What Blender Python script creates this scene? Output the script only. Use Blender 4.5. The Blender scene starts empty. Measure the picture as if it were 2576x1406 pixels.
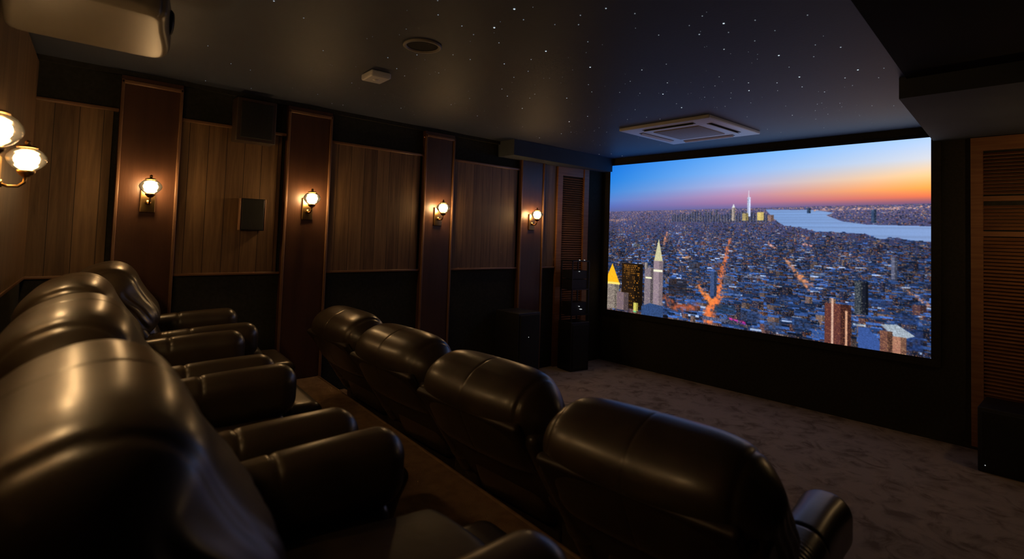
import bpy, math, random
import numpy as np
from mathutils import Matrix, Vector

# ------------------------------------------------------------ scene, camera, light
scn = bpy.context.scene
COL = scn.collection
R = math.radians
PI = math.pi

cam_data = bpy.data.cameras.new('camera')
cam = bpy.data.objects.new('camera', cam_data)
COL.objects.link(cam)
CAM_ROT = [[0.738003, -0.054137, -0.672623], [-0.673958, -0.009411, -0.73871], [0.033661, 0.998489, -0.043431]]
CAM_POS = (0.0, 0.0, 1.448)
mw = Matrix(CAM_ROT).to_4x4()
mw.translation = Vector(CAM_POS)
cam.matrix_world = mw
cam_data.sensor_width = 36.0
cam_data.lens = 1358.0 / 2576.0 * 36.0
cam_data.shift_y = (534.7 - 703.0) / 2576.0
cam_data.clip_start = 0.02
cam_data.dof.use_dof = True
cam_data.dof.focus_distance = 4.2
cam_data.dof.aperture_fstop = 2.4
scn.camera = cam

world = bpy.data.worlds.new('world')
world.use_nodes = True
world.node_tree.nodes['Background'].inputs['Color'].default_value = (0.02, 0.02, 0.025, 1)
world.node_tree.nodes['Background'].inputs['Strength'].default_value = 0.02
scn.world = world
scn.view_settings.view_transform = 'Standard'
scn.view_settings.look = 'None'
scn.view_settings.gamma = 1.0
scn.view_settings.use_curve_mapping = False
scn.view_settings.exposure = 0.0

BULB = 64.0          # emission of the sconce bulbs
SCREEN = 1.25        # emission of the projected picture
STAR = 1.1

# room measures (x towards the screen, y towards the panelled wall, z up)
H = 2.42             # ceiling
XS = 5.25            # screen wall
YL = 4.22            # panelled wall surface
RISER = 0.30
scn.cycles.max_bounces = 6
scn.cycles.diffuse_bounces = 3
scn.cycles.glossy_bounces = 3
scn.cycles.transparent_max_bounces = 10
scn.cycles.adaptive_threshold = 0.04

# ------------------------------------------------------------ materials
def srgb(r, g, b):
    f = lambda c: (c / 255 / 12.92) if c / 255 <= 0.04045 else ((c / 255 + 0.055) / 1.055) ** 2.4
    return (f(r), f(g), f(b), 1.0)

def mat(name, color, rough=0.6, metal=0.0, spec=0.5, coat=0.0, emit=None, strength=0.0):
    m = bpy.data.materials.new(name)
    m.use_nodes = True
    b = m.node_tree.nodes['Principled BSDF']
    b.inputs['Base Color'].default_value = (*color[:3], 1)
    b.inputs['Roughness'].default_value = rough
    b.inputs['Metallic'].default_value = metal
    b.inputs['Specular IOR Level'].default_value = spec
    b.inputs['Coat Weight'].default_value = coat
    if emit:
        b.inputs['Emission Color'].default_value = (*emit[:3], 1)
        b.inputs['Emission Strength'].default_value = strength
    return m

def N(m, kind, **kw):
    n = m.node_tree.nodes.new(kind)
    for k, v in kw.items():
        if k.startswith('_'):
            setattr(n, k[1:], v)
        else:
            n.inputs[k.replace('__', ' ')].default_value = v
    return n

def L(m, a, ao, b, bi):
    m.node_tree.links.new(a.outputs[ao], b.inputs[bi])

def ramp(m, stops):
    n = m.node_tree.nodes.new('ShaderNodeValToRGB')
    e = n.color_ramp.elements
    while len(e) < len(stops):
        e.new(0.5)
    for i, (p, c) in enumerate(stops):
        e[i].position = p
        e[i].color = (*c[:3], 1)
    return n

def bsdf(m):
    return m.node_tree.nodes['Principled BSDF']

def noise_mat(name, c1, c2, scale, rough, bump=0.0, bscale=None, stretch=(1, 1, 1), spec=0.5, detail=4, dist=0.0, lo=0.35, hi=0.65, coord='Object'):
    m = mat(name, c1, rough, spec=spec)
    tc = N(m, 'ShaderNodeTexCoord')
    mp = N(m, 'ShaderNodeMapping')
    mp.inputs['Scale'].default_value = stretch
    L(m, tc, coord, mp, 'Vector')
    nz = N(m, 'ShaderNodeTexNoise', Scale=scale, Detail=detail, Distortion=dist)
    L(m, mp, 'Vector', nz, 'Vector')
    rp = ramp(m, [(lo, c1), (hi, c2)])
    L(m, nz, 'Fac', rp, 'Fac')
    L(m, rp, 'Color', bsdf(m), 'Base Color')
    if bump:
        n2 = N(m, 'ShaderNodeTexNoise', Scale=bscale or scale * 4, Detail=3)
        L(m, mp, 'Vector', n2, 'Vector')
        bp = N(m, 'ShaderNodeBump', Strength=bump, Distance=0.01)
        L(m, n2, 'Fac', bp, 'Height')
        L(m, bp, 'Normal', bsdf(m), 'Normal')
    return m

def plank_mat(name, c1, c2, width, rough, axis='X', spec=0.4):
    """vertical boards: every board its own tone, long grain, thin dark joint"""
    m = mat(name, c1, rough, spec=spec)
    tc = N(m, 'ShaderNodeTexCoord')
    sx = N(m, 'ShaderNodeSeparateXYZ')
    L(m, tc, 'Object', sx, 'Vector')
    dv = N(m, 'ShaderNodeMath', _operation='DIVIDE'); dv.inputs[1].default_value = width
    L(m, sx, axis, dv, 0)
    fl = N(m, 'ShaderNodeMath', _operation='FLOOR'); L(m, dv, 0, fl, 0)
    fr = N(m, 'ShaderNodeMath', _operation='FRACT'); L(m, dv, 0, fr, 0)
    wn = N(m, 'ShaderNodeTexWhiteNoise', _noise_dimensions='1D'); L(m, fl, 0, wn, 'W')
    # grain, shifted per board
    cb = N(m, 'ShaderNodeCombineXYZ')
    ax = N(m, 'ShaderNodeMath', _operation='MULTIPLY'); ax.inputs[1].default_value = 30.0
    L(m, sx, axis, ax, 0); L(m, ax, 0, cb, 'X')
    az = N(m, 'ShaderNodeMath', _operation='MULTIPLY'); az.inputs[1].default_value = 1.6
    L(m, sx, 'Z', az, 0); L(m, az, 0, cb, 'Z')
    am = N(m, 'ShaderNodeMath', _operation='MULTIPLY'); am.inputs[1].default_value = 23.0
    L(m, wn, 'Value', am, 0); L(m, am, 0, cb, 'Y')
    nz = N(m, 'ShaderNodeTexNoise', Scale=1.0, Detail=6, Roughness=0.65, Distortion=0.6)
    L(m, cb, 'Vector', nz, 'Vector')
    mx = N(m, 'ShaderNodeMath', _operation='MULTIPLY_ADD'); mx.inputs[1].default_value = 0.22; mx.inputs[2].default_value = 0.0
    L(m, wn, 'Value', mx, 0)
    ad = N(m, 'ShaderNodeMath', _operation='ADD'); L(m, mx, 0, ad, 0); L(m, nz, 'Fac', ad, 1)
    rp = ramp(m, [(0.36, c1), (0.86, c2)])
    L(m, ad, 0, rp, 'Fac')
    # joint
    jn = N(m, 'ShaderNodeMath', _operation='COMPARE'); jn.inputs[1].default_value = 0.0; jn.inputs[2].default_value = 0.03
    L(m, fr, 0, jn, 0)
    mc = N(m, 'ShaderNodeMixRGB'); mc.inputs['Color2'].default_value = (c1[0] * .25, c1[1] * .25, c1[2] * .25, 1)
    L(m, jn, 0, mc, 'Fac'); L(m, rp, 'Color', mc, 'Color1')
    L(m, mc, 'Color', bsdf(m), 'Base Color')
    iv = N(m, 'ShaderNodeMath', _operation='SUBTRACT'); iv.inputs[0].default_value = 1.0
    L(m, jn, 0, iv, 1)
    a2 = N(m, 'ShaderNodeMath', _operation='MULTIPLY_ADD'); a2.inputs[1].default_value = 0.15
    L(m, nz, 'Fac', a2, 0); L(m, iv, 0, a2, 2)
    bp = N(m, 'ShaderNodeBump', Strength=0.5, Distance=0.004)
    L(m, a2, 0, bp, 'Height'); L(m, bp, 'Normal', bsdf(m), 'Normal')
    return m

def carpet_mat(name, c1, c2, c3):
    m = mat(name, c1, 0.95, spec=0.1)
    tc = N(m, 'ShaderNodeTexCoord')
    n1 = N(m, 'ShaderNodeTexNoise', Scale=5.5, Detail=5, Roughness=0.6, Distortion=2.2)
    L(m, tc, 'Object', n1, 'Vector')
    vo = N(m, 'ShaderNodeTexVoronoi', Scale=7.0)
    mixv = N(m, 'ShaderNodeMixRGB', Fac=0.12)
    L(m, tc, 'Object', mixv, 'Color1'); L(m, n1, 'Color', mixv, 'Color2')
    L(m, mixv, 'Color', vo, 'Vector')
    ad = N(m, 'ShaderNodeMath', _operation='MULTIPLY_ADD'); ad.inputs[1].default_value = 0.45
    L(m, vo, 'Distance', ad, 0); L(m, n1, 'Fac', ad, 2)
    rp = ramp(m, [(0.50, c2), (0.64, c1), (0.80, c3)])
    L(m, ad, 0, rp, 'Fac')
    L(m, rp, 'Color', bsdf(m), 'Base Color')
    n2 = N(m, 'ShaderNodeTexNoise', Scale=260, Detail=2)
    L(m, tc, 'Object', n2, 'Vector')
    bp = N(m, 'ShaderNodeBump', Strength=0.6, Distance=0.006)
    L(m, n2, 'Fac', bp, 'Height'); L(m, bp, 'Normal', bsdf(m), 'Normal')
    return m

def glass_mat(name):
    m = bpy.data.materials.new(name)
    m.use_nodes = True
    nt = m.node_tree
    nt.nodes.remove(nt.nodes['Principled BSDF'])
    out = nt.nodes['Material Output']
    tr = N(m, 'ShaderNodeBsdfTransparent'); tr.inputs['Color'].default_value = (.95, .93, .88, 1)
    gl = N(m, 'ShaderNodeBsdfGlossy', Roughness=0.08)
    fr = N(m, 'ShaderNodeFresnel', IOR=1.5)
    mx = N(m, 'ShaderNodeMixShader')
    L(m, fr, 0, mx, 0); L(m, tr, 0, mx, 1); L(m, gl, 0, mx, 2)
    L(m, mx, 0, out, 'Surface')
    return m

def emis_mat(name, color, strength):
    m = bpy.data.materials.new(name)
    m.use_nodes = True
    nt = m.node_tree
    nt.nodes.remove(nt.nodes['Principled BSDF'])
    e = N(m, 'ShaderNodeEmission', Color=(*color[:3], 1), Strength=strength)
    L(m, e, 0, nt.nodes['Material Output'], 'Surface')
    return m

M_leather = noise_mat('leather', (.058, .041, .021), (.043, .030, .016), 9, 0.38, bump=0.14, bscale=7, spec=0.7)
bsdf(M_leather).inputs['Coat Weight'].default_value = .5
bsdf(M_leather).inputs['Coat Roughness'].default_value = .26
M_leather_back = noise_mat('leather_shell', (.038, .026, .016), (.030, .020, .013), 9, 0.46, bump=0.1, bscale=30)
M_pilaster = noise_mat('stained_wood', (.094, .043, .023), (.072, .033, .019), 3, 0.34, bump=0.06, bscale=20, stretch=(6, 6, .4))
M_plank = plank_mat('plank_wood', (.085, .046, .022), (.255, .150, .070), 0.118, 0.5)
M_plank_y = plank_mat('plank_wood_rear', (.100, .055, .026), (.250, .150, .072), 0.118, 0.5, axis='Y')
M_trim = noise_mat('trim_wood', (.260, .140, .075), (.200, .105, .055), 4, 0.30, stretch=(1, 1, 1))
M_dark = noise_mat('dark_fabric', (.044, .044, .034), (.034, .034, .026), 40, 0.9, bump=0.2, bscale=180, spec=0.1)
M_velvet = noise_mat('black_velvet', (.046, .043, .032), (.036, .034, .025), 50, 0.95, spec=0.05)
M_ceiling = noise_mat('ceiling_paint', (.064, .080, .125), (.058, .073, .115), 2.0, 0.55, bump=0.05, bscale=60, spec=0.5)
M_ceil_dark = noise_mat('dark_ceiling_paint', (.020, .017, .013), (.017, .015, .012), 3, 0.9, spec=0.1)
M_bulk = noise_mat('bulkhead_paint', (.080, .092, .110), (.072, .082, .098), 3, 0.85, spec=0.15)
M_bulkface = M_bulk
M_carpet = carpet_mat('carpet', (.420, .335, .250), (.270, .208, .152), (.520, .420, .320))
M_carpet2 = noise_mat('riser_carpet', (.300, .195, .110), (.230, .145, .082), 18, 0.95, bump=0.4, bscale=240, spec=0.1)
M_louvre = noise_mat('louvre_wood', (.330, .150, .062), (.240, .105, .044), 4, 0.42, stretch=(1, 1, 14), bump=0.05)
M_white = mat('white_plastic', (.82, .82, .84), 0.36)
M_grille = noise_mat('vent_grille', (.40, .36, .34), (.34, .31, .30), 60, 0.6)
M_slot = mat('slot_dark', (.02, .02, .022), 0.6)
M_proj = mat('projector_plastic', (.13, .112, .09), 0.36)
M_black = mat('black_plastic', (.012, .012, .013), 0.4)
M_blackbox = noise_mat('black_ash', (.012, .012, .013), (.008, .008, .009), 20, 0.5, stretch=(1, 1, 6))
M_grillecloth = noise_mat('speaker_cloth', (.016, .017, .012), (.012, .013, .010), 90, 0.85, bump=0.2, bscale=400)
M_chrome = mat('chrome', (.6, .58, .55), 0.22, metal=1.0)
M_brass = mat('antique_brass', (.42, .27, .11), 0.30, metal=1.0)
M_glass = glass_mat('clear_glass')
M_bulb = emis_mat('bulb_glow', (1.0, .62, .28), BULB)
M_star = emis_mat('star_glow', (.75, .90, 1.0), STAR)
M_star_dim = emis_mat('star_glow_dim', (.75, .88, 1.0), STAR * .30)
M_star_mid = emis_mat('star_glow_mid', (.75, .88, 1.0), STAR * .5)
M_led = emis_mat('indicator_glow', (.75, .8, .8), 0.7)

# ------------------------------------------------------------ mesh helpers
class MB:
    def __init__(self):
        self.v = []; self.f = []
    def raw(self, v, f):
        o = len(self.v)
        self.v += [tuple(map(float, p)) for p in v]
        self.f += [tuple(i + o for i in q) for q in f]
        return self
    def box(self, x0, x1, y0, y1, z0, z1):
        v = [(x, y, z) for z in (z0, z1) for y in (y0, y1) for x in (x0, x1)]
        return self.raw(v, [(0, 2, 3, 1), (4, 5, 7, 6), (0, 1, 5, 4), (2, 6, 7, 3), (0, 4, 6, 2), (1, 3, 7, 5)])
    def prism(self, poly, z0, z1):
        n = len(poly)
        v = [(x, y, z0) for x, y in poly] + [(x, y, z1) for x, y in poly]
        f = [tuple(range(n - 1, -1, -1)), tuple(range(n, 2 * n))]
        f += [(i, (i + 1) % n, n + (i + 1) % n, n + i) for i in range(n)]
        return self.raw(v, f)
    def lathe(self, prof, seg=32, center=(0, 0, 0), axis='z'):
        v = []; f = []
        n = len(prof)
        for k in range(seg):
            a = 2 * PI * k / seg
            for r, z in prof:
                p = (r * math.cos(a), r * math.sin(a), z)
                if axis == 'x': p = (p[2], p[0], p[1])
                if axis == 'y': p = (p[1], p[2], p[0])
                v.append((p[0] + center[0], p[1] + center[1], p[2] + center[2]))
        for k in range(seg):
            k2 = (k + 1) % seg
            for i in range(n - 1):
                f.append((k * n + i, k2 * n + i, k2 * n + i + 1, k * n + i + 1))
        return self.raw(v, f)
    def tube(self, pts, r, seg=10):
        pts = [Vector(p) for p in pts]
        rings = []
        for i, p in enumerate(pts):
            d = (pts[min(i + 1, len(pts) - 1)] - pts[max(i - 1, 0)]).normalized()
            u = d.orthogonal().normalized() if i == 0 else (rings[-1][1] - d * rings[-1][1].dot(d)).normalized()
            rings.append((p, u, d.cross(u)))
        v = []; f = []
        rr = r if isinstance(r, (list, tuple)) else [r] * len(pts)
        for (p, u, w), q in zip(rings, rr):
            for k in range(seg):
                a = 2 * PI * k / seg
                v.append(tuple(p + u * (q * math.cos(a)) + w * (q * math.sin(a))))
        for i in range(len(pts) - 1):
            for k in range(seg):
                k2 = (k + 1) % seg
                f.append((i * seg + k, i * seg + k2, (i + 1) * seg + k2, (i + 1) * seg + k))
        f.append(tuple(range(seg - 1, -1, -1)))
        f.append(tuple((len(pts) - 1) * seg + k for k in range(seg)))
        return self.raw(v, f)
    def rbox(self, c, h, r, nf=(4, 4, 4), nr=4, extra=((), (), ()), deform=None):
        """box with rounded edges, centre c, half sizes h, radius r"""
        c = np.array(c, float); h = np.array(h, float)
        r = min(r, h.min() * 0.999)
        ax = []
        for k in range(3):
            fl = set(np.round(np.linspace(-(h[k] - r), h[k] - r, nf[k] + 1), 6)) | set(extra[k])
            rd = [r * math.tan(R(45) * i / nr) for i in range(1, nr + 1)]
            pos = sorted(fl) + [h[k] - r + d for d in rd]
            ax.append(np.array([-(h[k] - r) - d for d in reversed(rd)] + pos))
        V = []; F = []; idx = {}
        def vid(q):
            key = tuple(np.round(q, 6))
            if key not in idx:
                idx[key] = len(V); V.append(q)
            return idx[key]
        for k in range(3):
            i, j = (k + 1) % 3, (k + 2) % 3
            for s in (-1, 1):
                g = []
                for a in ax[i]:
                    row = []
                    for b in ax[j]:
                        q = [0, 0, 0]; q[k] = s * h[k]; q[i] = a; q[j] = b
                        row.append(vid(q))
                    g.append(row)
                for a in range(len(ax[i]) - 1):
                    for b in range(len(ax[j]) - 1):
                        q = (g[a][b], g[a + 1][b], g[a + 1][b + 1], g[a][b + 1])
                        F.append(q if s > 0 else q[::-1])
        Q = np.array(V)
        cl = np.clip(Q, -(h - r), h - r)
        d = Q - cl
        ln = np.linalg.norm(d, axis=1, keepdims=True); ln[ln == 0] = 1
        P = cl + d / ln * r
        if deform is not None:
            P = deform(P)
        P = P + c
        return self.raw(P, F)
    def build(self, name, material, parent=None, smooth=False, loc=None, rotz=None):
        me = bpy.data.meshes.new(name)
        me.from_pydata(self.v, [], self.f)
        me.materials.append(material)
        if smooth:
            me.shade_smooth()
        me.update()
        o = bpy.data.objects.new(name, me)
        COL.objects.link(o)
        if parent is not None: o.parent = parent
        if loc is not None: o.location = loc
        if rotz is not None: o.rotation_euler = (0, 0, rotz)
        return o

def tag(o, label=None, cat=None, group=None, kind=None):
    if label: o['label'] = label
    if cat: o['category'] = cat
    if group: o['group'] = group
    if kind: o['kind'] = kind
    return o

def empty(name, loc=(0, 0, 0), rotz=0.0):
    o = bpy.data.objects.new(name, None)
    o.empty_display_size = 0.1
    COL.objects.link(o)
    o.location = loc; o.rotation_euler = (0, 0, rotz)
    return o

def copy_tree(o, parent=None):
    c = o.copy(); COL.objects.link(c)
    c.parent = parent
    for ch in [x for x in bpy.data.objects if x.parent == o]:
        copy_tree(ch, c)
    return c

def struct(mb, name, m, parent=None, **kw):
    o = mb.build(name, m, parent, **kw)
    if parent is None: o['kind'] = 'structure'
    return o

# ------------------------------------------------------------ room shell
XB = -0.75           # behind the rear wall
YR = -0.55
struct(MB().box(XB, XS + .2, YR - .1, 5.1, -0.1, 0.0), 'floor', M_carpet)
ceil = struct(MB().box(XB, XS + .2, YR - .1, 5.1, H, H + 0.1), 'ceiling', M_ceiling)
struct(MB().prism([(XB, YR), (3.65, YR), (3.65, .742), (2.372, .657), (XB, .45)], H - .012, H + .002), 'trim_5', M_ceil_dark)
wf = struct(MB().box(XS + .012, XS + .12, YR, 5.0, 0, H), 'wall_front', M_velvet)
wl = struct(MB().box(XB, XS + .012, YL, YL + .12, 0, H), 'wall_left', M_dark)
struct(MB().prism([(4.952, 4.135), (XS + .011, 4.135), (XS + .011, YL - .001), (4.952, YL - .001)], 0, 2.262), 'trim_6', M_velvet)

# bulkheads each side of the screen
struct(MB().prism([(3.62, 3.975), (XS + .012, 3.99), (XS + .012, YL - .001), (3.62, YL - .001)], 2.262, H), 'bulkhead_left', M_bulk)
struct(MB().prism([(3.65, YR), (XS + .012, YR), (XS + .012, .895), (3.65, .778)], 2.300, H), 'bulkhead_right', M_bulk)

# pilasters, panels, rails of the panelled wall (x ranges measured on the wall)
k = 4.17 / 4.2
PIL = [(.433 * k, .776 * k), (1.480 * k, 1.830 * k), (2.722 * k, 3.056 * k), (3.946 * k, 4.300 * k)]
for i, (a, b) in enumerate(PIL):
    p = struct(MB().box(a, b, YL - .045, YL, 0, 2.385), 'trim_%d' % (i + 1), M_pilaster)
    for e0, e1 in ((a, a + .018), (b - .018, b)):
        MB().rbox(((e0 + e1) / 2, YL - .050, 1.18), (.009, .009, 1.18), .005, nf=(1, 1, 1), nr=2).build('edge_moulding', M_trim, p, smooth=True)
    MB().rbox(((a + b) / 2, YL - .050, 2.345), ((b - a) / 2, .009, .012), .005, nf=(1, 1, 1), nr=2).build('top_moulding', M_trim, p, smooth=True)
gaps = [(-.03, PIL[0][0]), (PIL[0][1], PIL[1][0]), (PIL[1][1], PIL[2][0]), (PIL[2][1], PIL[3][0]), (PIL[3][1], 4.52)]
for a, b in gaps:
    MB().box(a + .004, b - (.028 if b < 4.4 else .0), YL - .016, YL, 1.118, 2.158 if b < 4.4 else 2.262).build('plank_panel', M_plank, wl)
    if b < 4.4: MB().rbox(((a + b) / 2, YL - .016, 2.160), ((b - a) / 2 - .001, .016, .011), .005, nf=(1, 1, 1), nr=2).build('picture_rail', M_trim, wl, smooth=True)
    MB().rbox(((a + b) / 2, YL - .014, 1.112), ((b - a) / 2 - .001, .014, .009), .004, nf=(1, 1, 1), nr=2).build('dado_rail', M_trim, wl, smooth=True)
MB().box(-.1, 3.62, YL - .03, YL, 2.388, H).build('cornice', M_dark, wl)

# rear wall, turned a few degrees
TH = R(-4.9)
wr = struct(MB().box(-.12, 0, -5.0, .1, 0, H), 'wall_rear', M_dark, loc=(.022, YL, 0), rotz=TH)
MB().box(0, .014, -4.9, -.0, 1.118, 2.38).build('plank_panel', M_plank_y, wr)
MB().rbox((.008, -2.4, 1.112), (.010, 2.4, .009), .004, nf=(1, 1, 1), nr=2).build('dado_rail', M_trim, wr, smooth=True)
def rear(t, out, z):          # point on the rear wall: t metres from the corner, out metres into the room
    return (.022 + out * math.cos(TH) + t * math.sin(TH), YL + out * math.sin(TH) - t * math.cos(TH), z)

# seating riser with a rounded nosing, and the half step in the aisle
def redge(y): return 1.615 + .085 * (y - 2.0)
ys = [YR + .001, 1.0, 2.0, 3.0, YL - .05]
poly = [(XB, YR + .001)] + [(redge(y), y) for y in ys] + [(XB, YL - .05)]
riser = struct(MB().prism(poly, 0.0, RISER), 'seating_riser', M_carpet2)
mb = MB()
mb.tube([(redge(y) - .004, y, RISER - .008) for y in ys], .013, 12)
mb.build('nosing', M_carpet2, riser, smooth=True)
mb = MB(); mb.rbox((1.885, 3.985, .085), (.145, .185, .085), .02, nf=(1, 1, 1), nr=3)
struct(mb, 'seating_step', M_carpet2, smooth=True)

# stars let into the ceiling
STARS = [(1.516,1.694,3),(1.592,1.915,3),(1.985,1.959,3),(2.343,1.956,3),(2.254,1.126,3),(2.83,1.116,3),(3.274,1.175,3),(3.368,1.508,3),(3.341,0.899,3),(3.5,2.056,3),(3.097,1.958,3),(3.348,3.005,3),(1.776,1.406,2),(1.977,2.278,2),(2.459,2.789,2),(2.765,2.511,2),(2.574,1.768,2),(2.3,1.267,2),(2.562,1.276,2),(3.489,1.236,2),(3.201,1.437,2),(3.309,1.313,2),(2.904,0.855,2),(3.455,0.994,2),(3.693,1.176,2),(4.216,1.56,2),(2.889,1.797,2),(3.291,2.76,2),(3.694,3.409,2),(2.773,2.969,2),(3.722,3.725,2),(4.873,3.899,2),(5.115,3.756,2),(0.754,2.388,2),(1.621,1.747,1),(1.475,2.011,1),(1.325,1.987,1),(1.757,1.53,1),(1.83,1.603,1),(1.901,1.348,1),(1.737,2.048,1),(2.025,2.11,1),(2.025,1.71,1),(1.799,2.363,1),(1.469,2.686,1),(1.554,2.521,1),(1.607,2.825,1),(2.161,2.274,1),(2.187,2.426,1),(2.314,2.682,1),(2.598,2.708,1),(2.546,2.606,1),(2.181,1.409,1),(2.366,1.158,1),(2.117,1.154,1),(2.31,1.012,1),(2.403,0.833,1),(2.549,1.117,1),(3.053,1.149,1),(3.48,1.377,1),(2.962,0.995,1),(2.791,0.931,1),(3.646,1.009,1),(3.395,0.791,1),(3.569,0.857,1),(4.051,1.195,1),(4.252,1.059,1),(4.34,0.954,1),(3.984,1.313,1),(4.167,1.386,1),(4.335,1.357,1),(4.449,1.476,1),(4.824,1.539,1),(4.609,1.903,1),(4.805,1.869,1),(3.671,1.63,1),(4.064,1.831,1),(3.341,1.793,1),(3.135,1.616,1),(2.976,1.509,1),(3.347,1.614,1),(3.47,1.676,1),(3.657,1.806,1),(3.375,2.023,1),(2.575,1.611,1),(2.982,2.059,1),(2.715,1.947,1),(2.879,2.146,1),(3.341,2.346,1),(3.605,2.422,1),(3.724,2.376,1),(3.578,2.584,1),(2.605,2.185,1),(2.752,2.278,1),(3.693,3.289,1),(3.249,3.468,1),(3.689,3.99,1),(2.347,3.297,1),(2.716,3.443,1),(2.158,3.701,1),(1.804,3.97,1),(1.567,3.33,1),(3.701,2.97,1),(3.891,3.034,1),(3.783,3.09,1),(4.389,3.504,1),(4.926,3.766,1),(4.725,3.005,1),(1.757,1.682,1),(1.826,2.707,1),(1.688,2.372,1),(1.718,2.92,1),(1.58,2.056,1),(2.174,1.247,1),(2.484,0.998,1),(3.903,1.489,1),(3.971,1.281,1),(4.163,1.216,1),(4.524,1.205,1),(1.239,1.866,1),(2.328,3.047,1),(0.701,3.255,1),(0.882,3.505,1),(1.005,3.552,1),(1.168,2.85,1),(0.917,2.478,1),(1.535,3.805,1),(0.871,4.055,1),(1.148,4.016,1),(1.725,3.991,1)]
random.seed(5)
extra = []
while len(extra) < 190:
    x, y = random.uniform(1.2, 5.2), random.uniform(.75, 3.95)
    if y < .70 + .066 * (x - 2.37) + .05: continue
    if x > 3.55 and (y > 3.9 or y < .95): continue
    if 3.75 < x < 4.75 and 1.95 < y < 2.9: continue
    if (x - 1.53) ** 2 + (y - 2.37) ** 2 < .03 or (x - 1.6) ** 2 + (y - 3.0) ** 2 < .03: continue
    extra.append((x, y))
def star_mb(r):
    return MB().lathe([(0.0001, -.0022), (r * .6, -.0018), (r, 0.0)], 8)
big = None
for i, (x, y, b) in enumerate(STARS[:100]):
    r = {3: .0046, 2: .0036, 1: .0028}[b]
    m = {3: M_star, 2: M_star_mid, 1: M_star_dim}[b]
    star_mb(r).build('star_light', m, ceil, loc=(x, y, H - .0005))
mb = MB()
for x, y, b in STARS[100:]:
    mb.lathe([(0.0001, -.0022), (.0027, 0.0)], 6, (x, y, H - .0005))
for x, y in extra:
    mb.lathe([(0.0001, -.0018), (random.uniform(.0008, .0018), 0.0)], 6, (x, y, H - .0005))
tag(mb.build('faint_star_light', M_star_dim, ceil), kind='stuff')

# ------------------------------------------------------------ louvred panels
def louvre(y0, y1, z0, z1, rails, label, at=None, rz=0.0):
    t = empty('louvred_panel', at or (XS + .012, (y0 + y1) / 2, z0), rz)
    tag(t, label, 'louvred panel', 'louvred panels beside the screen')
    hw = (y1 - y0) / 2; hh = z1 - z0
    st = .07
    mb = MB()
    mb.box(-.035 - (.012 if rz else 0), 0, -hw, -hw + st, 0, hh).box(-.035, 0, hw - st, hw, 0, hh)
    mb.box(-.035, 0, -hw + st, hw - st, 0, .09).box(-.035, 0, -hw + st, hw - st, hh - .10, hh)
    mb.build('frame', M_louvre, t)
    for z in rails:
        MB().box(-.032, 0, -hw + st, hw - st, z - z0 - .018, z - z0 + .018).build('rail', M_louvre, t)
    mb = MB()
    z = .11
    while z < hh - .115:
        if not any(abs(z + z0 - q) < .035 for q in rails):
            a = R(40); dx = .014 * math.cos(a); dz = .014 * math.sin(a)
            v = [(-.017 + s * dx + n * .0025 * -math.sin(a) , y, z + s * -dz * -1 + n * .0025 * math.cos(a)) for y in (-hw + st, hw - st) for s, n in ((-1, -1), (1, -1), (1, 1), (-1, 1))]
            mb.raw(v, [(0, 1, 2, 3), (7, 6, 5, 4), (0, 4, 5, 1), (1, 5, 6, 2), (2, 6, 7, 3), (3, 7, 4, 0)])
        z += .026
    mb.build('slats', M_louvre, t)
    MB().box(-.004, 0, -hw + st, hw - st, .09, hh - .1).build('backing', M_dark, t)
    return t
louvre(0, .455, 0.0, 2.26, [], 'narrow louvred wooden panel left of the screen, lit by the farthest sconce', (4.73, 4.178, 0.0), R(81.2))
louvre(-.115, .668, 0.03, 2.295, [1.839, 1.581], 'dim louvred wooden panel right of the screen at the picture edge')

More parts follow.
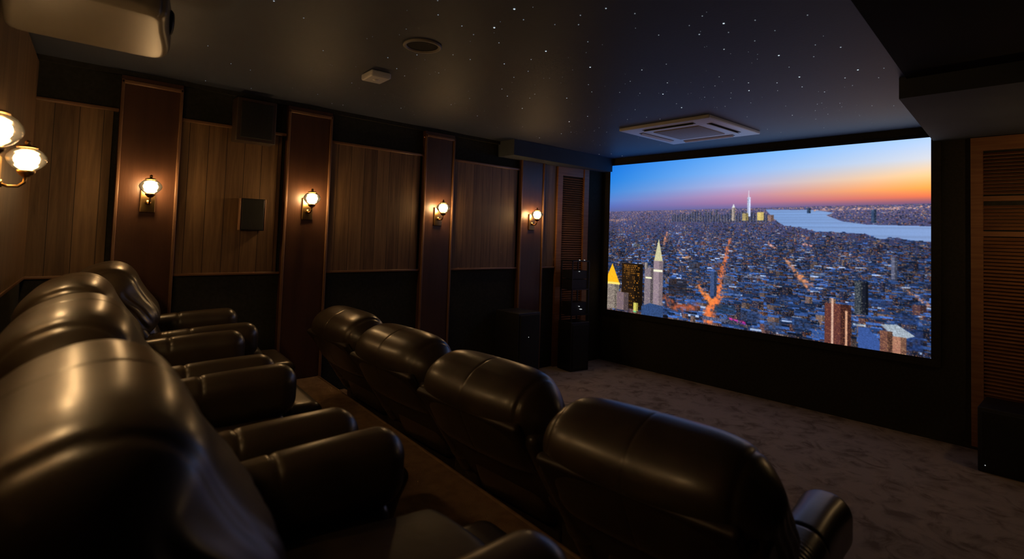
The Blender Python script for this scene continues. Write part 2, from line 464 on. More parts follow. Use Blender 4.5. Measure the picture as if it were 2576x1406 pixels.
# ------------------------------------------------------------ projection screen
def paint(W, Hh):
    rs = np.random.RandomState(11)
    S, T = np.meshgrid((np.arange(W) + .5) / W, (np.arange(Hh) + .5) / Hh)
    img = np.zeros((Hh, W, 3))
    tk = [0, .10, .18, .24, .28, .308]
    cols = np.array([
        [(24, 110, 208), (96, 160, 230), (168, 198, 240)],
        [(36, 120, 208), (128, 170, 226), (206, 208, 216)],
        [(62, 126, 202), (165, 165, 204), (248, 198, 138)],
        [(84, 120, 190), (172, 130, 165), (255, 162, 74)],
        [(82, 102, 172), (152, 108, 148), (226, 112, 76)],
        [(84, 94, 150), (106, 96, 146), (128, 84, 108)]], float)
    hor = .322 - .018 * S
    tt = T / hor * .313
    for c in range(3):
        rows = np.array([np.interp(S[0], [0, .5, 1], cols[i, :, c]) for i in range(6)])
        for x in range(W):
            img[:, x, c] = np.interp(tt[:, x], tk, rows[:, x])
    ground = T >= hor
    dep = np.clip((T - hor) / .69, 0, 1)
    far = np.array([84, 80, 118.]); near = np.array([30, 38, 66.])
    base = far * (1 - np.clip(dep * 2.2, 0, 1)[..., None]) + near * np.clip(dep * 2.2, 0, 1)[..., None]
    g = rs.rand(Hh, W, 1)
    img[ground] = (base * (.75 + .5 * g))[ground]
    def poly(pts):
        m = np.zeros((Hh, W), bool)
        n = len(pts)
        for i in range(n):
            (x1, y1), (x2, y2) = pts[i], pts[(i + 1) % n]
            if y1 == y2: continue
            c = ((y1 > T) != (y2 > T)) & (S < (x2 - x1) * (T - y1) / (y2 - y1) + x1)
            m ^= c
        return m
    river = poly([(.593, .322), (.736, .328), (.78, .343), (.762, .356), (.802, .386), (.863, .402), (1.0, .408), (1.0, .478), (.96, .479), (.93, .462), (.901, .470), (.885, .470), (.86, .448), (.823, .444), (.78, .441), (.737, .440), (.70, .424), (.644, .408), (.619, .375)])
    wob = rs.rand(Hh, 1, 1) * .16 + rs.rand(Hh, W, 1) * .06
    rc = np.array([98, 140, 196.]) * (.82 + wob) + np.array([30, 16, 10.]) * S[..., None]
    def blk(x0, x1, y0, y1):
        return slice(max(0, int(y0 * Hh)), max(0, int(y1 * Hh))), slice(max(0, int(x0 * W)), max(0, int(x1 * W)))
    warm = np.array([[255, 190, 110], [250, 150, 80], [255, 220, 170], [220, 225, 235], [240, 120, 60]], float)
    def building(s, t, w, h, tone, roof, dens):
        ys, xs = blk(s - w / 2, s + w / 2, t - h, t)
        sh = img[ys, xs].shape
        if sh[0] < 1 or sh[1] < 1: return
        fc = np.tile(tone, (sh[0], sh[1], 1)) * (.8 + .4 * rs.rand(sh[0], sh[1], 1))
        split = int(sh[1] * .6)
        fc[:, split:] *= .62
        lit = rs.rand(sh[0], sh[1]) < dens
        fc[lit] = warm[rs.randint(0, 5, lit.sum())] * (.35 + .6 * rs.rand(lit.sum(), 1))
        img[ys, xs] = fc
        rh = w * .33
        ys, xs = blk(s - w / 2, s + w / 2, t - h - rh, t - h)
        sh = img[ys, xs].shape
        if sh[0] >= 1 and sh[1] >= 1:
            img[ys, xs] = np.tile(roof, (sh[0], sh[1], 1)) * (.75 + .5 * rs.rand(sh[0], sh[1], 1))
    # far shore and the sea of buildings, back to front
    img[river] = rc[river]
    bl = []
    for i in range(13000):
        s = rs.rand(); d = rs.rand() ** 1.5
        bl.append((d, s))
    bl.sort()
    def smooth(n_):
        a = rs.rand(n_, n_ * 2)
        yy_, xx_ = np.linspace(0, n_ - 1.001, Hh), np.linspace(0, n_ * 2 - 1.001, W)
        y0_, x0_ = yy_.astype(int), xx_.astype(int)
        fy, fx = (yy_ - y0_)[:, None], (xx_ - x0_)[None]
        A = a[y0_][:, x0_]; B = a[y0_][:, x0_ + 1]; C_ = a[y0_ + 1][:, x0_]; D_ = a[y0_ + 1][:, x0_ + 1]
        return (A * (1 - fx) + B * fx) * (1 - fy) + (C_ * (1 - fx) + D_ * fx) * fy
    lowf = .55 + .55 * smooth(9) + .35 * smooth(28)
    for d, s in bl:
        h0 = .322 - .018 * s
        t = h0 + .004 + d * .76
        iy = min(Hh - 1, int(t * Hh)); ix = min(W - 1, int(s * W))
        if river[iy, ix]: continue
        kk = .10 + 1.75 * d ** 1.15
        w = (.006 + .020 * rs.rand()) * kk
        h = (.006 + .022 * rs.rand() ** 1.5) * kk * (2.1 if rs.rand() < .06 else 1)
        if river[max(0, min(Hh - 1, int((t - h) * Hh))), ix]: h *= .3
        u = rs.rand()
        tone = np.array([34, 38, 62.]) if u < .6 else (np.array([66, 46, 52.]) if u < .85 else np.array([84, 72, 74.]))
        tone = tone * (1 + .8 * (1 - min(1, d * 2.5)))
        rf = np.array([40, 64, 112.]) * (.35 + rs.rand() * 1.15) if rs.rand() < .955 else np.array([140, 160, 195.])
        lm = lowf[iy, ix]; tone = tone * lm; rf = rf * lm
        building(s, t, w, h, tone, rf, (.06 + .20 * rs.rand() ** 1.5) * lm)
    # lights of the far shore along the horizon
    for i in range(900):
        s = rs.rand() ** .7 if i % 2 else rs.rand()
        t = .322 - .018 * s + .004 + rs.rand() ** 2 * .06
        iy, ix = int(t * Hh), min(W - 2, int(s * W))
        if river[iy, ix]: continue
        img[iy, ix:ix + 2] = np.array([255, 190, 150.]) * (.5 + .5 * rs.rand())
    for i in range(140):
        s = rs.uniform(.72, 1); t = .322 - .018 * s + rs.uniform(.012, .024)
        iy, ix = int(t * Hh), min(W - 5, int(s * W))
        img[iy, ix:ix + 4] = np.array([255, 200, 180.]) * (.6 + .4 * rs.rand())
    def glow(pts, w0, w1, n, col, amp):
        for i in range(n):
            u = rs.rand() * (len(pts) - 1); a = int(u); fr = u - a
            x = pts[a][0] * (1 - fr) + pts[a + 1][0] * fr; y = pts[a][1] * (1 - fr) + pts[a + 1][1] * fr
            w = w0 + (w1 - w0) * u / (len(pts) - 1)
            x += rs.randn() * w * .45; y += rs.randn() * w * .5
            rad = max(1.2, w * W * .22 * rs.uniform(.5, 1.1))
            iy, ix = int(y * Hh), int(x * W); q = int(rad * 2) + 1
            y0, y1, x0, x1 = max(0, iy - q), min(Hh, iy + q + 1), max(0, ix - q), min(W, ix + q + 1)
            if y1 <= y0 or x1 <= x0: continue
            yy, xx = np.mgrid[y0:y1, x0:x1]
            g = np.exp(-((yy - iy) ** 2 + (xx - ix) ** 2) / (rad * rad))[..., None] * amp * rs.uniform(.5, 1)
            img[y0:y1, x0:x1] = img[y0:y1, x0:x1] * (1 - g) + np.array(col, float) * g
    glow([(.482, .485), (.467, .61), (.453, .73), (.443, .851), (.417, .906), (.412, .987)], .006, .022, 520, (238, 120, 62), .75)
    glow([(.374, .773), (.399, .829), (.429, .869)], .012, .018, 130, (240, 130, 60), .7)
    glow([(.65, .583), (.669, .626), (.693, .677), (.72, .734)], .006, .016, 130, (235, 150, 100), .7)
    glow([(.254, .458), (.245, .502), (.242, .545)], .004, .010, 70, (245, 150, 100), .8)
    glow([(.6, .503), (.625, .539)], .004, .007, 40, (250, 170, 140), .8)
    glow([(.701, .507), (.728, .515)], .004, .006, 26, (250, 170, 150), .8)
    glow([(.931, .683), (.964, .724), (.995, .764)], .006, .010, 60, (240, 150, 90), .6)
    glow([(.296, .563), (.322, .614), (.347, .611)], .004, .010, 50, (248, 180, 120), .8)
    glow([(.24, .86), (.30, .93), (.36, .90)], .02, .03, 90, (190, 90, 50), .45)
    glow([(.0, .385), (.10, .375)], .01, .01, 50, (230, 160, 110), .5)
    glow([(.486, .945), (.533, .965)], .006, .008, 60, (215, 50, 170), .75)
    # clusters of street and window light
    cl = smooth(22)
    for i in range(9000):
        s_ = rs.rand(); d_ = rs.rand() ** 1.1
        t_ = .322 - .018 * s_ + .01 + d_ * .67
        iy, ix = int(t_ * Hh), int(s_ * W)
        if iy >= Hh - 2 or ix >= W - 2 or river[iy, ix] or rs.rand() > (cl[iy, ix] * 1.5) ** 3: continue
        c_ = warm[rs.randint(0, 5)] * rs.uniform(.55, 1.05)
        img[iy, ix:ix + (1 if rs.rand() < .7 else 2)] = c_
    for (s_, t_, w_, h_, c_) in [(.80, .885, .05, .012, (150, 165, 195)), (.845, .892, .03, .010, (190, 205, 220)), (.60, .75, .05, .010, (70, 110, 170)),
            (.50, .80, .04, .03, (60, 90, 150)), (.56, .70, .06, .012, (120, 130, 160)), (.48, .73, .03, .05, (90, 84, 92)), (.66, .80, .06, .03, (40, 64, 116)),
            (.70, .93, .05, .05, (48, 76, 130)), (.62, .96, .05, .05, (52, 74, 120)), (.96, .93, .05, .10, (34, 54, 104)), (.74, .66, .04, .010, (120, 140, 170)),
            (.47, .90, .07, .05, (36, 62, 92)), (.55, .92, .06, .06, (50, 66, 104)), (.89, .78, .06, .03, (40, 62, 112)), (.95, .84, .05, .05, (36, 58, 108)),
            (.22, .56, .05, .015, (110, 110, 120)), (.13, .55, .03, .02, (120, 118, 110)), (.36, .66, .04, .05, (58, 60, 74)), (.30, .80, .07, .10, (40, 34, 36))]:
        ys, xs = blk(s_ - w_ / 2, s_ + w_ / 2, t_ - h_ / 2, t_ + h_ / 2)
        sh = img[ys, xs].shape
        if sh[0] < 2 or sh[1] < 2: continue
        tex = np.repeat(np.repeat(rs.rand(sh[0] // 3 + 1, sh[1] // 5 + 1), 3, 0), 5, 1)[:sh[0], :sh[1], None]
        img[ys, xs] = img[ys, xs] * .35 + np.array(c_, float) * (.45 + .75 * tex) * .65
    # the larger towers
    def tower(x0, x1, y0, y1, tone, wc, dens, step=3, side=.62):
        ys, xs = blk(x0, x1, y0, y1)
        sh = img[ys, xs].shape
        if sh[0] < 1 or sh[1] < 1: return
        fc = np.tile(np.array(tone, float), (sh[0], sh[1], 1)) * (.85 + .3 * rs.rand(sh[0], sh[1], 1))
        fc[:, int(sh[1] * .62):] *= side
        yy, xx = np.mgrid[0:sh[0], 0:sh[1]]
        lit = (yy % step < step - 1) & (xx % 3 < 2) & (rs.rand(sh[0], sh[1]) < dens)
        fc[lit] = np.array(wc, float) * (.5 + .5 * rs.rand(lit.sum(), 1))
        img[ys, xs] = fc
    def spire(xc, y0, y1, hw, tone):
        ys, xs = blk(xc - hw, xc + hw, y0, y1)
        m = (T >= y0) & (T < y1) & (np.abs(S - xc) < hw * (T - y0) / (y1 - y0) + .0008)
        img[m] = np.array(tone, float) * (.8 + .35 * rs.rand(m.sum(), 1))
    for x in np.arange(.27, .60, .0095):          # downtown cluster
        hh = .02 + .035 * rs.rand() * (1 if x > .33 else .5)
        tower(x, x + .008, .375 - hh, .392, (58, 66, 100), (235, 200, 150), .28)
    tower(.537, .5475, .250, .36, (150, 160, 190), (250, 250, 255), .45, side=1.35)
    spire(.541, .212, .252, .0015, (200, 190, 205))
    tower(.487, .498, .306, .385, (150, 140, 140), (250, 225, 180), .5)
    spire(.4925, .288, .308, .004, (210, 215, 220))
    tower(.522, .541, .342, .385, (150, 135, 100), (245, 215, 120), .6)
    tower(.568, .588, .336, .382, (205, 180, 110), (252, 226, 130), .75, side=.9)
    tower(.600, .618, .352, .385, (120, 95, 95), (240, 180, 130), .4)
    tower(.712, .722, .318, .345, (44, 62, 92), (200, 210, 220), .1)
    tower(.872, .884, .330, .395, (48, 66, 98), (170, 190, 210), .12)
    tower(.917, .930, .557, .66, (84, 88, 112), (200, 200, 210), .15)
    tower(.418, .440, .685, .83, (52, 70, 112), (150, 170, 200), .12)
    tower(.066, .158, .673, .975, (36, 24, 14), (240, 150, 40), .0)
    for r_ in range(22):                           # bands of lit floors on the dark slab
        y = .685 + r_ * .0125
        p = (.75 if r_ < 6 else .35) * (0.3 + .7 * rs.rand())
        for c_ in range(20):
            if rs.rand() < p:
                x = .074 + c_ * .0036
                ys, xs = blk(x, x + .0026, y, y + .005)
                img[ys, xs] = np.array([236, 150, 44.]) * (.5 + .5 * rs.rand())
    tower(.0, .055, .815, .99, (98, 84, 84), (250, 240, 205), .65, step=4)
    tower(.045, .098, .87, .99, (110, 92, 100), (230, 190, 150), .2)
    spire(.021, .683, .815, .034, (248, 178, 30))
    ys, xs = blk(.0, .058, .808, .822); img[ys, xs] = np.array([250, 214, 110.])
    tower(.166, .208, .690, .975, (112, 100, 112), (235, 220, 190), .25)
    tower(.166, .178, .660, .700, (140, 130, 130), (235, 220, 190), .3)
    ys, xs = blk(.170, .196, .752, .762); img[ys, xs] = np.array([240, 240, 190.])
    tower(.203, .242, .640, .97, (134, 116, 128), (245, 225, 200), .2, side=.8)
    spire(.2215, .505, .645, .017, (196, 190, 150))
    ys, xs = blk(.203, .239, .700, .714); img[ys, xs] = np.array([226, 224, 196.])
    tower(.12, .14, .93, .985, (200, 190, 90), (250, 240, 120), .6)
    glow([(.125, .985), (.13, .99)], .008, .008, 20, (120, 240, 150), .7)
    tower(.760, .826, .80, 1.0, (84, 46, 44), (240, 150, 90), .22)
    tower(.777, .783, .775, 1.0, (200, 160, 140), (255, 210, 180), .5, side=1)
    tower(.812, .817, .83, 1.0, (200, 150, 120), (255, 200, 160), .5, side=1)
    tower(.834, .858, .68, .84, (40, 48, 60), (215, 210, 190), .32)
    tower(.852, .866, .68, .84, (22, 26, 38), (215, 210, 190), .05)
    m = poly([(.842, .90), (.865, .90), (.90, .97), (.905, 1.0), (.842, 1.0)]); img[m] = np.array([52, 78, 138.]) * (.8 + .4 * rs.rand(m.sum(), 1))
    m = poly([(.893, .875), (.93, .868), (.968, .912), (.952, .925), (.925, .93)]); img[m] = np.array([190, 205, 220.]) * (.55 + .45 * rs.rand(m.sum(), 1))
    tower(.893, .920, .905, 1.0, (96, 62, 56), (250, 180, 120), .35)
    tower(.920, .950, .925, 1.0, (150, 100, 84), (250, 200, 150), .4)
    m = poly([(.155, .945), (.19, .92), (.245, .93), (.245, 1.0), (.155, 1.0)]); img[m] = np.array([50, 74, 120.]) * (.6 + .6 * rs.rand(m.sum(), 1))
    tower(.395, .52, .955, .975, (60, 66, 96), (235, 235, 245), .35)
    glow([(.486, .948), (.533, .962)], .006, .008, 60, (215, 50, 170), .6)
    # soft focus of a projector
    for _ in range(2):
        p = np.pad(img, ((1, 1), (1, 1), (0, 0)), mode='edge')
        img = (p[1:-1, 1:-1] * 4 + p[:-2, 1:-1] * 1.5 + p[2:, 1:-1] * 1.5 + p[1:-1, :-2] * 1.5 + p[1:-1, 2:] * 1.5) / 10
    img = np.clip(img, 0, 255) / 255
    return np.where(img <= .04045, img / 12.92, ((img + .055) / 1.055) ** 2.4)

SY0, SY1, SZ0, SZ1 = .907, 4.015, .613, 2.334
scr = empty('projection_screen', (XS, (SY0 + SY1) / 2, SZ0))
tag(scr, 'large wall screen showing a city at dusk with river and orange sunset', 'screen')
PW, PH = 900, 500
pic = paint(PW, PH)
me = bpy.data.meshes.new('screen_surface')
nx, ny = PW + 1, PH + 1
yy = np.linspace((SY1 - SY0) / 2, -(SY1 - SY0) / 2, nx)
zz = np.linspace(SZ1 - SZ0, 0, ny)
V = np.zeros((ny, nx, 3), np.float32); V[..., 0] = -.004; V[..., 1] = yy[None, :]; V[..., 2] = zz[:, None]
idx = np.arange(ny * nx).reshape(ny, nx)
Fq = np.stack([idx[:-1, :-1], idx[1:, :-1], idx[1:, 1:], idx[:-1, 1:]], -1).reshape(-1, 4).astype(np.int32)
me.vertices.add(ny * nx); me.vertices.foreach_set('co', V.reshape(-1))
me.loops.add(Fq.size); me.loops.foreach_set('vertex_index', Fq.reshape(-1))
me.polygons.add(len(Fq)); me.polygons.foreach_set('loop_start', np.arange(0, Fq.size, 4, dtype=np.int32))
me.polygons.foreach_set('loop_total', np.full(len(Fq), 4, np.int32))
me.update(calc_edges=True)
ca = me.color_attributes.new('picture', 'FLOAT_COLOR', 'POINT')
pp = np.pad(pic, ((0, 1), (0, 1), (0, 0)), mode='edge')
ca.data.foreach_set('color', np.concatenate([pp, np.ones((ny, nx, 1))], -1).astype(np.float32).reshape(-1))
ms = bpy.data.materials.new('projected_picture'); ms.use_nodes = True
nt = ms.node_tree; nt.nodes.remove(nt.nodes['Principled BSDF'])
at = N(ms, 'ShaderNodeAttribute', _attribute_name='picture')
em = N(ms, 'ShaderNodeEmission', Strength=SCREEN)
L(ms, at, 'Color', em, 'Color'); L(ms, em, 0, nt.nodes['Material Output'], 'Surface')
me.materials.append(ms)
so = bpy.data.objects.new('screen_surface', me); COL.objects.link(so); so.parent = scr
hw = (SY1 - SY0) / 2; hh = SZ1 - SZ0; e = .012
mb = MB()
mb.box(-.01, .012, -hw - .06, -hw, -.06, hh + e).box(-.01, .012, hw, hw + .06, -.06, hh + e)
mb.box(-.01, .012, -hw, hw, -.06, 0).box(-.01, .012, -hw, hw, hh, hh + e)
mb.box(-.001, .012, -hw, hw, 0, hh)
mb.build('frame', M_velvet, scr)

# ------------------------------------------------------------ recliners
EU = np.array([-.38, .925]); EF = np.array([.925, .38])
def tilt(P):                        # (p, y, q) -> (x, y, z)
    x = .22 + P[:, 0] * EF[0] + P[:, 2] * EU[0]
    z = .30 + P[:, 0] * EF[1] + P[:, 2] * EU[1]
    return np.stack([x, P[:, 1], z], 1)
def sm(a, b, x):
    t = np.clip((x - a) / (b - a), 0, 1); return t * t * (3 - 2 * t)

def make_recliner():
    root = empty('recliner')
    # head cushion: wide rolled pillow, seams near both ends, gathered sides
    def d_head(P):
        Q = P.copy()
        y = np.abs(P[:, 1]); sg = np.sign(P[:, 1])
        p, q = P[:, 0], P[:, 2]
        n = P / np.maximum(1e-6, np.linalg.norm(P / np.array([.14, .365, .20]), axis=1, keepdims=True)) / np.array([.14, .365, .20]) ** 2
        n /= np.linalg.norm(n, axis=1, keepdims=True)
        seam = np.exp(-((y - .285) / .006) ** 2) * .0055
        seam += np.exp(-((y) / .005) ** 2) * .002
        Q -= n * seam[:, None]
        low = 1 - sm(-.05, .12, q)
        ple = np.sin(p * 2 * PI / .034 + q * 14 + .8 * np.sin(q * 31)) * .0085 * sm(.30, .35, y) * low
        Q[:, 1] += sg * ple
        # soft sag and folds on the front
        fr = np.sin(P[:, 1] * 2 * PI / .045 + 3 * np.sin(q * 14)) * .003 * sm(.09, .13, p) * (1 - sm(-.1, .0, q))
        Q[:, 0] += fr
        Q[:, 0] += .015 * (1 - (y / .365) ** 2) * np.sign(p) * sm(.03, .12, np.abs(p))
        t = np.clip((y - .15) / .22, 0, 1) ** 2.3
        Q[:, 2] -= np.maximum(q + .05, 0) * .24 * t
        Q[:, 0] *= 1 - .25 * t
        Q[:, 0] += .045 * sm(.08, -.20, q) * (p > 0) + .02 * sm(.08, -.20, q) * (p <= 0)
        Q += np.array([-.01, 0, .475])
        return tilt(Q)
    ys = [s * (.285 + d) for s in (-1, 1) for d in (-.018, -.012, -.007, -.0035, 0, .0035, .007, .012, .018)]
    ys += [s * d for s in (-1, 1) for d in (.003, .006, .012)] + list(np.linspace(-.235, .235, 18))
    ys = [y for y in ys if abs(y) < .246]
    ys = sorted(set(np.round(ys, 5)))
    mb = MB(); mb.rbox((0, 0, 0), (.14, .372, .20), .125, nf=(4, 4, 14), nr=11, extra=((), tuple(ys), ()), deform=d_head)
    head = mb.build('head_cushion', M_leather, root, smooth=True)
    sd = head.modifiers.new('sub', 'SUBSURF'); sd.levels = 1; sd.render_levels = 1
    # lower back cushion
    def d_lum(P):
        Q = P.copy()
        Q[:, 0] += .02 * (1 - (P[:, 1] / .245) ** 2) * sm(0, .05, P[:, 0])
        Q += np.array([.03, 0, .175]); return tilt(Q)
    mb = MB(); mb.rbox((0, 0, 0), (.085, .238, .20), .06, nf=(2, 8, 8), nr=4, deform=d_lum)
    mb.build('lumbar_cushion', M_leather, root, smooth=True)
    # rear shell, bowing down to the base
    def d_shell(P):
        Q = P.copy()
        Q[:, 1] *= 1.0 - .05 * sm(.1, -.3, P[:, 2])
        Q = tilt(Q + np.array([-.145, 0, .165]))
        z = Q[:, 2]
        Q[:, 0] += .165 * np.clip((.76 - z) / .46, 0, 1) ** 1.0
        return Q
    mb = MB(); mb.rbox((0, 0, 0), (.022, .315, .41), .02, nf=(1, 6, 12), nr=3, deform=d_shell)
    shell = mb.build('back_shell', M_leather_back, root, smooth=True)
    # wings of the back between shell and arms
    for s in (-1, 1):
        def d_w(P, s=s):
            Q = P.copy(); y = P[:, 2]
            Q += np.array([-.035, s * .318, .30]); Q = tilt(Q)
            Q[:, 0] += .10 * np.clip((.70 - Q[:, 2]) / .4, 0, 1)
            return Q
        mb = MB(); mb.rbox((0, 0, 0), (.10, .038, .22), .036, nf=(3, 1, 6), nr=4, deform=d_w)
        mb.build('side_wing', M_leather, root, smooth=True)
    # seat, footrest, base
    def d_seat(P):
        Q = P.copy()
        up = sm(0, .05, P[:, 2])
        Q[:, 2] += up * .022 * (1 - (P[:, 1] / .235) ** 2) - up * .02 * sm(-.1, .28, P[:, 0])
        return Q
    mb = MB(); mb.rbox((.47, 0, .385), (.29, .232, .075), .055, nf=(6, 6, 1), nr=4, deform=d_seat)
    mb.build('seat_cushion', M_leather_back, root, smooth=True)
    def d_foot(P):
        Q = P.copy(); Q[:, 0] += .05 * sm(0, .12, P[:, 2]) * 1.0
        Q[:, 0] -= .02 * sm(0, .14, -P[:, 2]); return Q
    mb = MB(); mb.rbox((.805, 0, .215), (.085, .235, .150), .055, nf=(2, 6, 4), nr=4, deform=d_foot)
    mb.build('footrest', M_leather, root, smooth=True)
    mb = MB(); mb.rbox((.485, 0, .16), (.275, .232, .16), .012, nf=(1, 1, 1), nr=2)
    mb.build('base', M_leather_back, root, smooth=True)
    # arms: padded roll over an upholstered side
    for s in (-1, 1):
        def d_arm(P):
            Q = P.copy(); x = P[:, 0]
            Q[:, 2] += .022 * x / .30
            top = sm(0, .06, P[:, 2])
            Q[:, 2] += top * .010 * np.cos(np.clip(x / .30, -1, 1) * PI / 2)
            Q[:, 2] -= np.exp(-((x + .02) / .007) ** 2) * .005 * top
            Q[:, 2] += top * np.sin(x * 2 * PI / .018) * .0016 * (1 - sm(-.22, -.06, x))
            Q[:, 1] *= 1 + .10 * sm(.12, .28, x)
            return Q
        xs = tuple(np.round([-.02 + d for d in (-.016, -.009, -.0045, 0, .0045, .009, .016)], 5)) + tuple(np.round(np.linspace(-.235, -.05, 40), 5))
        mb = MB(); mb.rbox((.385, s * .312, .512), (.308, .074, .095), .068, nf=(12, 1, 1), nr=6, extra=(xs, (), ()), deform=d_arm)
        mb.build('armrest', M_leather, root, smooth=True)
        mb = MB(); mb.rbox((.415, s * .312, .235), (.235, .060, .215), .03, nf=(3, 1, 3), nr=3)
        mb.build('arm_side', M_leather, root, smooth=True)
    return root

REAR = [(.082, 1.03, -4.0, 'nearest rear row brown leather recliner filling the lower left corner'),
        (.110, 1.88, -5.0, 'second rear row leather recliner, just beyond the nearest one on the riser'),
        (.160, 2.71, -5.5, 'third rear row leather recliner, its rolled top peeking over the second'),
        (.350, 3.54, -6.0, 'farthest rear row leather recliner beside the panelled wall, set slightly forward')]
FRONT = [(1.390, .900, 4.5, 'nearest front row leather recliner with blue lit armrest, at bottom right'),
         (1.465, 1.720, 1.0, 'front row leather recliner next to the nearest, before the patterned carpet'),
         (1.535, 2.520, 0.0, 'front row leather recliner second from the panelled wall'),
         (1.610, 3.330, -2.0, 'farthest front row leather recliner, smallest, near the panelled wall')]
proto = make_recliner()
for i, (x, y, a, lab) in enumerate(REAR + FRONT):
    o = proto if i == 0 else copy_tree(proto)
    o.location = (x, y, RISER if i < 4 else 0.0)
    o.rotation_euler = (0, 0, R(a))
    tag(o, lab, 'recliner', 'rear row recliners on the riser' if i < 4 else 'front row recliners')

# ------------------------------------------------------------ wall sconces
def make_sconce():                 # local: +x out of the wall, origin at plate centre
    t = empty('wall_sconce')
    MB().rbox((.008, 0, 0), (.008, .042, .085), .005, nf=(1, 1, 1), nr=2).build('backplate', M_brass, t, smooth=True)
    mb = MB()
    mb.tube([(.014, 0, -.02), (.04, 0, -.03), (.070, 0, -.028), (.087, 0, -.012), (.090, 0, .012)], .006, 10)
    mb.lathe([(.0001, .0), (.016, .0), (.016, .012), (.0001, .012)], 16, (.012, 0, -.02), 'x')
    mb.build('arm', M_brass, t, smooth=True)
    MB().lathe([(.0001, -.004), (.012, -.002), (.026, .012), (.030, .022), (.027, .024), (.010, .012), (.0001, .010)], 24, (.090, 0, .012)).build('cup', M_brass, t, smooth=True)
    g = MB().lathe([(.024, -.046), (.040, -.036), (.058, -.016), (.064, .0), (.060, .014), (.048, .030), (.032, .042), (.020, .0445), (.0001, .045)], 40, (.090, 0, .080)).build('glass_globe', M_glass, t, smooth=True)
    MB().lathe([(.0001, .046), (.030, .0455), (.033, .043), (.034, .046), (.028, .051), (.012, .054), (.007, .057), (.010, .064), (.008, .071), (.0001, .076)], 24, (.090, 0, .080)).build('finial', M_brass, t, smooth=True)
    prof = [(.040 * math.sin(PI * i / 10) + (.0001 if i in (0, 10) else 0), -.034 * math.cos(PI * i / 10)) for i in range(11)]
    MB().lathe(prof, 20, (.090, 0, .080)).build('bulb', M_bulb, t, smooth=True)
    return t
ROT = -PI / 2
sc = make_sconce()
SC = [((.605, YL - .045, 1.605), ROT, 'wall sconce on the first pilaster, left of the small wall speaker'),
      ((1.645, YL - .045, 1.605), ROT, 'wall sconce on the second pilaster, right of the small wall speaker'),
      ((2.865, YL - .045, 1.605), ROT, 'wall sconce on the third pilaster, middle of the panelled wall'),
      ((4.085, YL - .045, 1.605), ROT, 'farthest wall sconce, on the last pilaster beside the louvred panel'),
      (rear(1.375, .014, 1.605), TH, 'rear wall sconce whose whole glass globe shows at left'),
      (rear(2.235, .014, 1.605), TH, 'rear wall sconce cut off by the left picture edge'),
      (rear(3.10, .014, 1.605), TH, 'rear wall sconce above the nearest recliner, outside the frame'),
      ((4.55, -.12, 1.605), PI / 2, 'wall sconce on the right wall near the louvred panel, outside the frame')]
for i, (loc, rz, lab) in enumerate(SC):
    o = sc if i == 0 else copy_tree(sc)
    o.location = loc; o.rotation_euler = (0, 0, rz)
    tag(o, lab, 'sconce', 'brass wall sconces with clear glass globes')

# ------------------------------------------------------------ things on the panelled wall
t = empty('wall_speaker', (1.245, YL - .016, 1.425))
tag(t, 'small flat black wall speaker hung on the boarded panel between two sconces', 'speaker')
MB().rbox((0, -.028, .115), (.078, .026, .115), .006, nf=(1, 1, 1), nr=2).build('cabinet', M_black, t, smooth=True)
for s in (-1, 1):
    MB().rbox((s * .083, -.030, .115), (.004, .024, .115), .003, nf=(1, 1, 1), nr=2).build('side_strip', M_trim, t, smooth=True)
MB().box(-.072, .072, -.0575, -.054, .006, .224).build('grille', M_grillecloth, t)

t = empty('surround_speaker', (1.22, YL, 2.055))
tag(t, 'square surround speaker box mounted high on the panelled wall under the ceiling', 'speaker')
MB().rbox((0, -.065, .155), (.135, .065, .155), .008, nf=(1, 1, 1), nr=2).build('cabinet', noise_mat('speaker_wood', (.050, .030, .019), (.040, .024, .016), 4, .6), t, smooth=True)
MB().rbox((0, -.135, .155), (.108, .006, .128), .005, nf=(1, 1, 1), nr=2).build('grille', M_grillecloth, t, smooth=True)

# ------------------------------------------------------------ ceiling things
t = empty('ceiling_air_conditioner', (4.245, 2.418, H))
tag(t, 'white square ceiling cassette air conditioner in front of the screen', 'air conditioner')
t.rotation_euler = (0, 0, R(-1.5))
mb = MB(); mb.rbox((0, 0, -.012), (.425, .425, .014), .008, nf=(1, 1, 1), nr=2); mb.build('cover_panel', M_white, t, smooth=True)
mb = MB(); mb.rbox((0, 0, -.026), (.215, .215, .006), .004, nf=(1, 1, 1), nr=2); g = mb.build('intake_grille', M_grille, t, smooth=True)
for k in range(4):
    a = k * PI / 2
    m_ = Matrix.Rotation(a, 4, 'Z')
    o = MB().box(-.24, .24, .300, .345, -.0285, -.024).build('air_outlet', M_slot, t); o.rotation_euler = (0, 0, a)
    q = MB().raw([(-.235, .306, -.030), (.235, .306, -.030), (.235, .332, -.040), (-.235, .332, -.040), (-.235, .306, -.026), (.235, .306, -.026), (.235, .332, -.036), (-.235, .332, -.036)],
             [(0, 1, 2, 3), (7, 6, 5, 4), (0, 4, 5, 1), (1, 5, 6, 2), (2, 6, 7, 3), (3, 7, 4, 0)]).build('vane', M_white, o)

t = empty('ceiling_speaker', (1.495, 2.375, H))
tag(t, 'round ceiling speaker with a dark grille and thin pale rim', 'speaker')
MB().lathe([(.098, .0), (.100, -.006), (.094, -.010), (.084, -.009), (.080, -.002), (.080, .0)], 48).build('rim', mat('rim_paint', (.30, .27, .24), .5), t, smooth=True)
MB().lathe([(.0001, -.003), (.080, -.003), (.080, 0)], 48).build('grille', M_grillecloth, t, smooth=False)

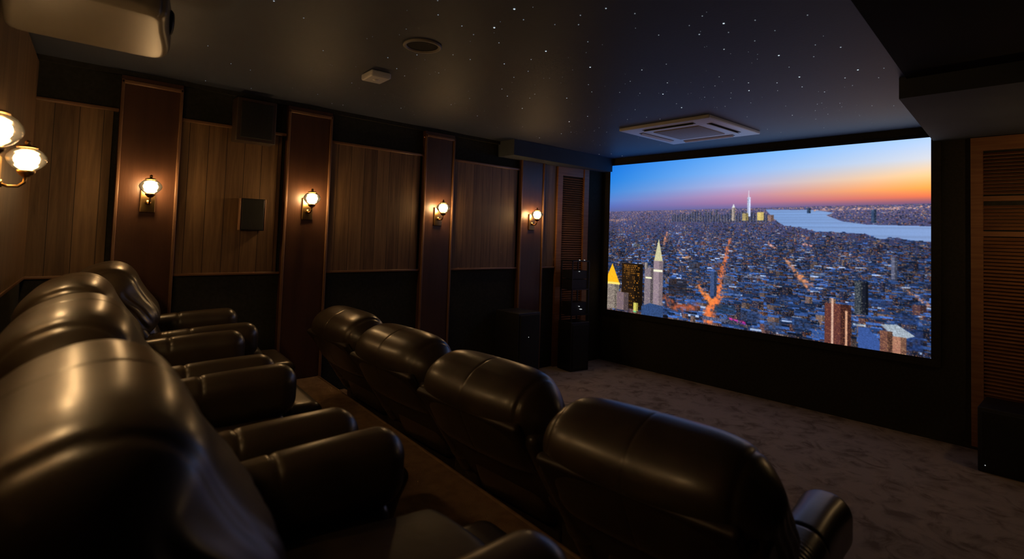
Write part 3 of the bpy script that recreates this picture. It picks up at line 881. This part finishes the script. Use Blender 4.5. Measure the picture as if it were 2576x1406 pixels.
t = empty('motion_sensor', (1.575, 3.015, H))
tag(t, 'small white box shaped detector on the ceiling beyond the round speaker', 'detector')
t.rotation_euler = (0, 0, R(-4))
mb = MB(); mb.rbox((0, 0, -.020), (.065, .080, .020), .012, nf=(1, 1, 1), nr=3); mb.build('housing', M_white, t, smooth=True)
MB().lathe([(.0001, -.006), (.018, -.004), (.022, .0)], 20, (0, 0, -.040)).build('lens', M_white, t, smooth=True)

t = empty('projector', (.172, 2.455, H - .015))
tag(t, 'glossy grey projector hanging from the ceiling at upper left', 'projector')
def d_pr(P):
    Q = P.copy()
    u = Q[:, 0] / .255; v = Q[:, 1] / .30
    # rounded corners in plan
    r = (np.abs(u) ** 12 + np.abs(v) ** 12) ** (1 / 12); mx = np.maximum(np.abs(u), np.abs(v))
    s = np.where(r > 1e-6, mx / np.maximum(r, 1e-6), 1)
    Q[:, 0] *= s; Q[:, 1] *= s
    Q[:, 0] -= .085 * sm(.25, -.30, P[:, 1]) * sm(0, .25, P[:, 0])
    return Q
mb = MB(); mb.rbox((0, 0, -.165), (.258, .300, .085), .030, nf=(12, 12, 3), nr=5, deform=d_pr)
mb.build('housing', M_proj, t, smooth=True)
MB().lathe([(.0001, .0), (.05, .0), (.052, .02), (.042, .028), (.038, .01), (.0001, .008)], 32, (.205, .02, -.165), 'x').build('lens', M_black, t, smooth=True)
MB().tube([(0, 0, -.082), (0, 0, .010)], .025, 16).build('mount_pole', M_black, t, smooth=True)
MB().lathe([(.0001, .005), (.075, .005), (.075, .015)], 24).build('mount_plate', M_black, t)

# ------------------------------------------------------------ black boxes by the screen
def subwoofer(name, loc, dims, label, m_front=(-1, 0)):
    t = empty(name, loc)
    tag(t, label, 'speaker')
    dx, dy, dz = dims
    mb = MB(); mb.rbox((0, 0, dz / 2), (dx / 2, dy / 2, dz / 2), .008, nf=(1, 1, 1), nr=2); mb.build('cabinet', M_blackbox, t, smooth=True)
    fx, fy = m_front
    if fx:
        mb = MB(); mb.rbox((fx * (dx / 2 + .006), 0, dz / 2), (.008, dy / 2 - .02, dz / 2 - .02), .005, nf=(1, 1, 1), nr=2)
        mb.build('grille', M_grillecloth, t, smooth=True)
        MB().lathe([(.0001, 0), (.003, 0), (.003, .002), (.0001, .002)], 8, (fx * (dx / 2 + .016), dy / 2 - .04, .05), 'x').build('indicator_light', M_led, t)
    else:
        mb = MB(); mb.rbox((0, fy * (dy / 2 + .006), dz / 2), (dx / 2 - .02, .008, dz / 2 - .02), .005, nf=(1, 1, 1), nr=2)
        mb.build('grille', M_grillecloth, t, smooth=True)
        MB().lathe([(.0001, 0), (.004, 0), (.004, .002), (.0001, .002)], 8, (-.02, fy * (dy / 2 + .016), dz - .235), 'y').build('indicator_light', M_led, t)
    return t
subwoofer('floor_speaker', (3.76, 3.99, 0), (.30, .34, .70), 'tall black floor speaker against the panelled wall near the last pilaster', (0, -1))
subwoofer('subwoofer', (4.97, .33, 0), (.38, .50, .42), 'black subwoofer on the carpet below the right louvred panel')
t = empty('equipment_rack', (4.625, 3.995, .0), R(81.2))
tag(t, 'slim black equipment rack with small indicator lights before the left louvred panel', 'rack')
mb = MB(); mb.rbox((0, 0, .265), (.115, .130, .265), .008, nf=(1, 1, 1), nr=2); mb.build('cabinet_base', M_blackbox, t, smooth=True)
mb = MB(); mb.rbox((-.118, 0, .265), (.006, .110, .235), .004, nf=(1, 1, 1), nr=2); mb.build('grille', M_grillecloth, t, smooth=True)
mb = MB()
for z in (.60, .88, 1.19):
    mb.box(-.10, .10, -.125, .125, z, z + .012)
for y in (-.125, .113):
    for x in (-.10, .088):
        mb.box(x, x + .012, y, y + .012, .53, 1.202)
mb.build('shelves', M_black, t)
for z, h in ((.613, .13), (.893, .10), (1.0, .09)):
    MB().box(-.085, .09, -.105, .105, z, z + h).build('component', M_blackbox, t)
for y, z, w in ((-.015, .665, .024), (.01, .697, .008), (.02, 1.08, .006), (-.05, 1.205, .006), (.02, 1.205, .006)):
    MB().box(-.101, -.086, y - w / 2, y + w / 2, z, z + .006).build('indicator_light', M_led, t)
